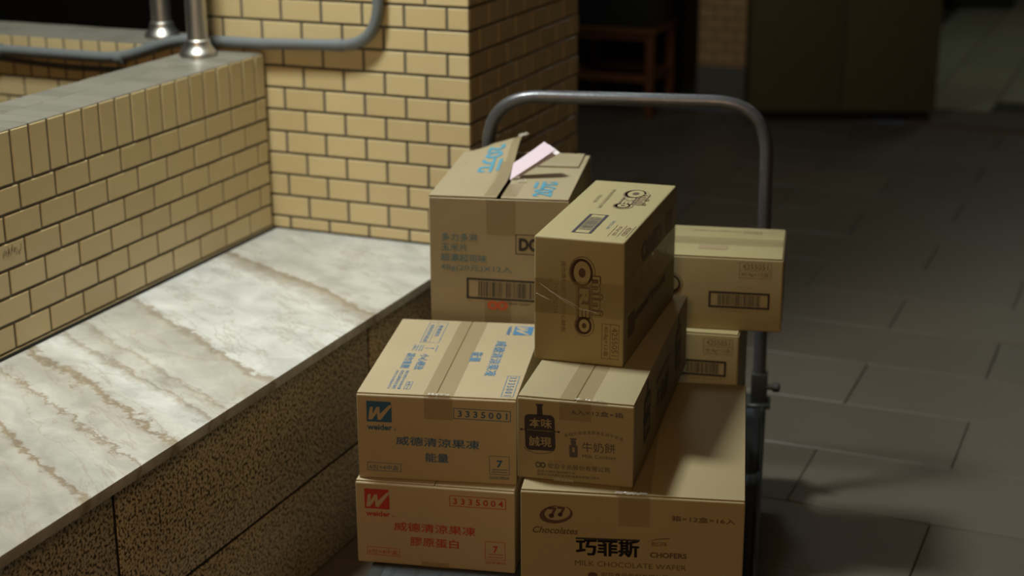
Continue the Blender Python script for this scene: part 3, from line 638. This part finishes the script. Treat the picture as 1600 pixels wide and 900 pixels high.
# left flap, bent up towards the back
def left_pt(u, v, up_=0):                                        # u: 0 hinge .. 1 free edge, v: 0 front .. 1 back
    s_ = max(0, (v - .30) / .70); ph = R(17) * s_ * s_ * (3 - 2 * s_) if s_ < 1 else R(17)
    r_ = (a - .004) * u; bend = ph * (.35 + .65 * min(1, u * 2))
    return Vector((-a + r_ * math.cos(bend) - up_ * math.sin(bend), -b_ + .002 + v * (2 * b_ - .004), h + .0008 + r_ * math.sin(bend) + up_ * math.cos(bend)))
def sheet(name, fn, nu, nv, mat, th):
    bm = bmesh.new(); L0 = [[bm.verts.new(fn(i / nu, j / nv, 0)) for i in range(nu + 1)] for j in range(nv + 1)]; L1 = [[bm.verts.new(fn(i / nu, j / nv, th)) for i in range(nu + 1)] for j in range(nv + 1)]
    for j in range(nv):
        for i in range(nu):
            bm.faces.new((L0[j][i], L0[j + 1][i], L0[j + 1][i + 1], L0[j][i + 1])); bm.faces.new((L1[j][i], L1[j][i + 1], L1[j + 1][i + 1], L1[j + 1][i]))
    for j in range(nv): bm.faces.new((L0[j][0], L1[j][0], L1[j + 1][0], L0[j + 1][0])); bm.faces.new((L0[j][nu], L0[j + 1][nu], L1[j + 1][nu], L1[j][nu]))
    for i in range(nu): bm.faces.new((L0[0][i], L0[0][i + 1], L1[0][i + 1], L1[0][i])); bm.faces.new((L0[nv][i], L1[nv][i], L1[nv][i + 1], L0[nv][i + 1]))
    return bmobj(name, bm, mat, c.root, True)
sheet('flap', left_pt, 8, 16, c.mat, .0032)
boxobj('flap', (.004, a - .001, -b_ + .003, b_ - .003, h + .0006, h + .0036), c.mat, c.root, .001, 1)          # right flap
boxobj('flap', (-a + .022, a - .012, b_ - .122, b_ - .004, h + .0044, h + .0074), c.mat, c.root, .001, 1)      # back flap on top
def surf(name, mat, shapes, fn, off):                            # print laid on a bent flap
    V, Fc = [], []
    for vs_, fs in shapes:
        k0 = len(V); V += [tuple(fn(x, y, off)) for x, y in vs_]; Fc += [tuple(i + k0 for i in f) for f in fs]
    me = bpy.data.meshes.new(name); me.from_pydata(V, [], Fc); return obj(name, me, mat, c.root)
uu, vv = a - .004, 2 * b_ - .004
V2, F2 = text_raw('20元', .03)
surf('lettering', M['cyan'], [([((.083 + y * .046) / uu, (.262 - x * .165) / vv) for x, y in V2], F2)], left_pt, .0040)
FT = Face2(c.root, (-a, -b_, h + .0038), (1, 0, 0), (0, 1, 0))
FT.text('20元', (.2155, .078, .118, .046, 92), M['cyan'], bold=.03)
surf('tape', M['tape'], [([(.80, .02), (1, .02), (1, .62), (.80, .62)], [(0, 1, 2, 3)])], left_pt, .0036)
surf('tape', M['tapew'], [([(.86, .62 + .0475 * k) for k in range(9)] + [(1, .62 + .0475 * k) for k in range(9)], [(k, 9 + k, 10 + k, k + 1) for k in range(8)])], left_pt, .0036)
FT.emit('tape', M['tape'], [rect((.1545, .060, .030, .100, 0))], 0)
# torn clear tape tabs
bm = bmesh.new()
for cx, cy, cz, s_ in ((left_pt(1, 1).x + .002, b_ - .006, left_pt(1, 1).z + .004, 1), (left_pt(1, .60).x + .003, left_pt(1, .6).y, left_pt(1, .6).z + .002, .5), (.012, -b_ + .145, h + .006, .7), (.026, -b_ + .125, h + .0055, .8)):
    n = 4; g = [[bm.verts.new((cx + (i / n - .5) * .022 * s_, cy + (j / n - .5) * .012 * s_, cz + random.uniform(-.003, .005) * s_ + (i / n) * .004)) for i in range(n + 1)] for j in range(n + 1)]
    for j in range(n):
        for i in range(n): bm.faces.new((g[j][i], g[j][i + 1], g[j + 1][i + 1], g[j + 1][i]))
bmobj('torn_tape', bm, M['tapeclear'], c.root)
# pink folded paper stuck in the slot
pr = empty('folded_paper', (0, 0, 0)); tag(pr, 'folded pink paper slip sticking out of the opened box', 'paper')
mw_c = Matrix.Translation(c.root.location) @ Matrix.Rotation(c.root.rotation_euler.z, 4, 'Z')
def cast(px, py, P, n):
    d = fwd * 2536.1 + rt * (px - 800) - up * (py - 450); o_ = Vector((0, 0, EYE)); t = (P - o_).dot(n) / d.dot(n); return o_ + d * t
PB = mw_c @ Vector((.004, -b_ + .150, h + .004)); base = PB.copy()
nrm = mw_c.to_3x3() @ Vector((-.28, -.62, .74)); nrm.normalize()
QC = [cast(x, y, PB, nrm) for x, y in ((797, 282), (869, 237), (852, 224), (803, 256))]     # slip's four corners in its own tilted plane
pr.location = base
def slip(name, QC, off, th, mat, curl=0):
    bm = bmesh.new(); n = 8; top, bot = [], []
    for i in range(n + 1):
        t = i / n; A, B = QC[0].lerp(QC[1], t), QC[3].lerp(QC[2], t); o_ = nrm * (off + curl * t * t) - base
        bot.append((bm.verts.new(A + o_), bm.verts.new(B + o_))); top.append((bm.verts.new(A + o_ + nrm * th), bm.verts.new(B + o_ + nrm * th)))
    for i in range(n):
        bm.faces.new((top[i][0], top[i + 1][0], top[i + 1][1], top[i][1])); bm.faces.new((bot[i][0], bot[i][1], bot[i + 1][1], bot[i + 1][0]))
        bm.faces.new((top[i][0], bot[i][0], bot[i + 1][0], top[i + 1][0])); bm.faces.new((top[i][1], top[i + 1][1], bot[i + 1][1], bot[i][1]))
    bm.faces.new((top[0][0], top[0][1], bot[0][1], bot[0][0])); bm.faces.new((top[n][0], bot[n][0], bot[n][1], top[n][1]))
    return bmobj(name, bm, mat, pr, False)
slip('fold', QC, 0, .0022, M['paper'], .004); 
QD = [QC[0], QC[1] + (QC[1] - QC[0]) * .05, QC[2] + (QC[1] - QC[0]) * .05, QC[3]]
slip('under_fold', QD, -.006, .0012, M['paperw'], -.004)

# ------------------------------------------------------------------ platform trolley
TY = R(13); U = Vector((math.cos(TY), math.sin(TY), 0)); Vv = Vector((-math.sin(TY), math.cos(TY), 0))
tc = U * -.351 + Vv * 2.915
tr = empty('platform_trolley', (tc.x, tc.y, 0), TY); tag(tr, 'platform hand trolley with grey tube handle and black edged deck', 'trolley')
ZP = EYE - 1.345 - .0006; hw = .339; hl = .555
boxobj('deck', (-hw + .02, hw - .02, -hl + .02, hl - .02, ZP - .03, ZP), M['deck'], tr, .003, 2)
for i in range(-7, 8):
    boxobj('deck_ridge', (i * .042 - .004, i * .042 + .004, -hl + .05, -hl + .2, ZP - .001, ZP + .0003), M['deck'], tr)
bm = bmesh.new()
box(bm, hw - .032, hw, -hl, hl, ZP - .036, ZP + .0004, .006, 2); box(bm, -hw, -hw + .032, -hl, hl, ZP - .036, ZP + .0004, .006, 2); box(bm, -hw + .02, hw - .02, -hl, -hl + .032, ZP - .036, ZP + .0004, .006, 2); box(bm, -hw + .02, hw - .02, hl - .032, hl, ZP - .036, ZP + .0004, .006, 2)
bmobj('bumper', bm, M['rubber'], tr, True)
tubeobj('bumper_bead', [(hw - .007, -hl, ZP + .002), (hw - .007, hl, ZP + .002)], .005, M['rubber'], tr, 8)
u0 = -(-.351); vh = 3.41 - 2.915
hp = fillet([(-.642 + u0, vh, ZP + .02), (-.632 + u0, vh, .70), (-.612 + u0, vh, EYE - .669), (-.055 + u0, vh, EYE - .669), (-.032 + u0, vh, .70), (-.028 + u0, vh, ZP + .02)], .001, 1)
hp = fillet([(-.642 + u0, vh, ZP + .02), (-.634 + u0, vh, EYE - .668), (-.036 + u0, vh, EYE - .668), (-.029 + u0, vh, ZP + .02)], .115, 12)
tubeobj('handle', hp, .0142, M['handle'], tr, 18)
for s_, x in ((-1, -.642 + u0), (1, -.029 + u0)):
    br = boxobj('bracket', (x - .018, x + .018, vh - .018, vh + .018, ZP - .002, ZP + .075), M['darksteel'], tr, .004, 2)
    boxobj('bracket_foot', (x - .026, x + .026, vh - .03, vh + .03, ZP - .002, ZP + .008), M['darksteel'], tr, .002, 1)
    tubeobj('knob', [(x + s_ * .014, vh - .012, ZP + .045), (x + s_ * .028, vh - .012, ZP + .045), (x + s_ * .030, vh - .012, ZP + .045), (x + s_ * .042, vh - .012, ZP + .045), (x + s_ * .046, vh - .012, ZP + .045)], [.006, .006, .011, .011, .006], M['darksteel'], tr, 14)
for sx in (-1, 1):
    for sy in (-1, 1):
        x, y = sx * (hw - .09), sy * (hl - .12)
        cs = boxobj('caster_fork', (x - .022, x + .022, y - .03, y + .03, .055, ZP - .03), M['darksteel'], tr, .003, 1)
        tubeobj('wheel', [(x - .017, y, .05), (x - .012, y, .05), (x + .012, y, .05), (x + .017, y, .05)], [.044, .05, .05, .044], M['rubber'], tr, 24)

# ------------------------------------------------------------------ far corner of the hall
p2 = struct(boxobj('wall_far_pillar', (-2.085 * Q, -1.865 * Q, 7.22 * Q, 7.75 * Q, .19 * Q, 3.2), M['tiledfar']), 'beige tiled pillar in the dim background', 'wall')
boxobj('base_course', (-2.088 * Q, -1.862 * Q, 7.215 * Q, 7.76 * Q, 0, .19 * Q), M['greybase'], p2)
st = empty('wooden_stool', (-2.39 * Q, 7.02 * Q, 0)); tag(st, 'red brown wooden stool in the dark behind the pillar', 'stool')
for sx in (-1, 1):
    for sy in (-1, 1):
        boxobj('leg', (sx * .185 - .018, sx * .185 + .018, sy * .15 - .018, sy * .15 + .018, 0, .375), M['stoolwood'], st, .003)
for sy in (-1, 1):
    boxobj('top_rail', (-.167, .167, sy * .15 - .011, sy * .15 + .011, .345, .378), M['stoolwood'], st, .002); boxobj('stretcher', (-.167, .167, sy * .15 - .010, sy * .15 + .010, .155, .190), M['stoolwood'], st, .002)
for sx in (-1, 1):
    boxobj('stretcher', (sx * .185 - .01, sx * .185 + .01, -.132, .132, .155, .190), M['stoolwood'], st, .002)
boxobj('seat', (-.215, .215, -.18, .18, .376, .40), M['stoolwood'], st, .006, 2)
bxs = empty('black_crate', (-2.40 * Q, 7.02 * Q, .4005 * Q)); tag(bxs, 'black box resting on the wooden stool', 'box')
boxobj('body', (-.20, .22, -.17, .17, 0, .42), M['rubber'], bxs, .01, 2); boxobj('lid', (-.21, .23, -.18, .18, .4195, .45), M['rubber'], bxs, .008, 2)
cy_ = R(19); cb2 = empty('metal_cabinet', (-1.385 * Q, 7.08 * Q, 0), cy_); tag(cb2, 'tall dark olive metal cabinet on the hall floor', 'cabinet')
boxobj('body', (-.41, .41, 0.02, .24, .045, 1.85), M['cabinet'], cb2, .004, 2); boxobj('plinth', (-.39, .39, .04, .22, 0, .046), M['dark'], cb2)
for x0_, x1_ in ((-.408, -.0015), (.0015, .408)):
    dr = boxobj('door', (x0_, x1_, 0.0, .021, .05, 1.845), M['cabinet'], cb2, .003, 2)
    xx = x1_ - .05 if x1_ < .1 else x0_ + .05
    boxobj('door_handle', (xx - .008, xx + .008, -.02, .001, .95, 1.08), M['darksteel'], dr, .003, 1)
bb = empty('black_bin', (-1.32 * Q, 11.1 * Q, 0), R(20)); tag(bb, 'black bin at the top edge on the pale floor', 'bin')
boxobj('body', (-.21, .21, -.17, .17, .002, .52), M['rubber'], bb, .03, 3); boxobj('lid', (-.22, .22, -.18, .18, .5195, .56), M['rubber'], bb, .012, 2)
for o in (st, bxs, cb2, bb): o.scale = (Q, Q, Q)
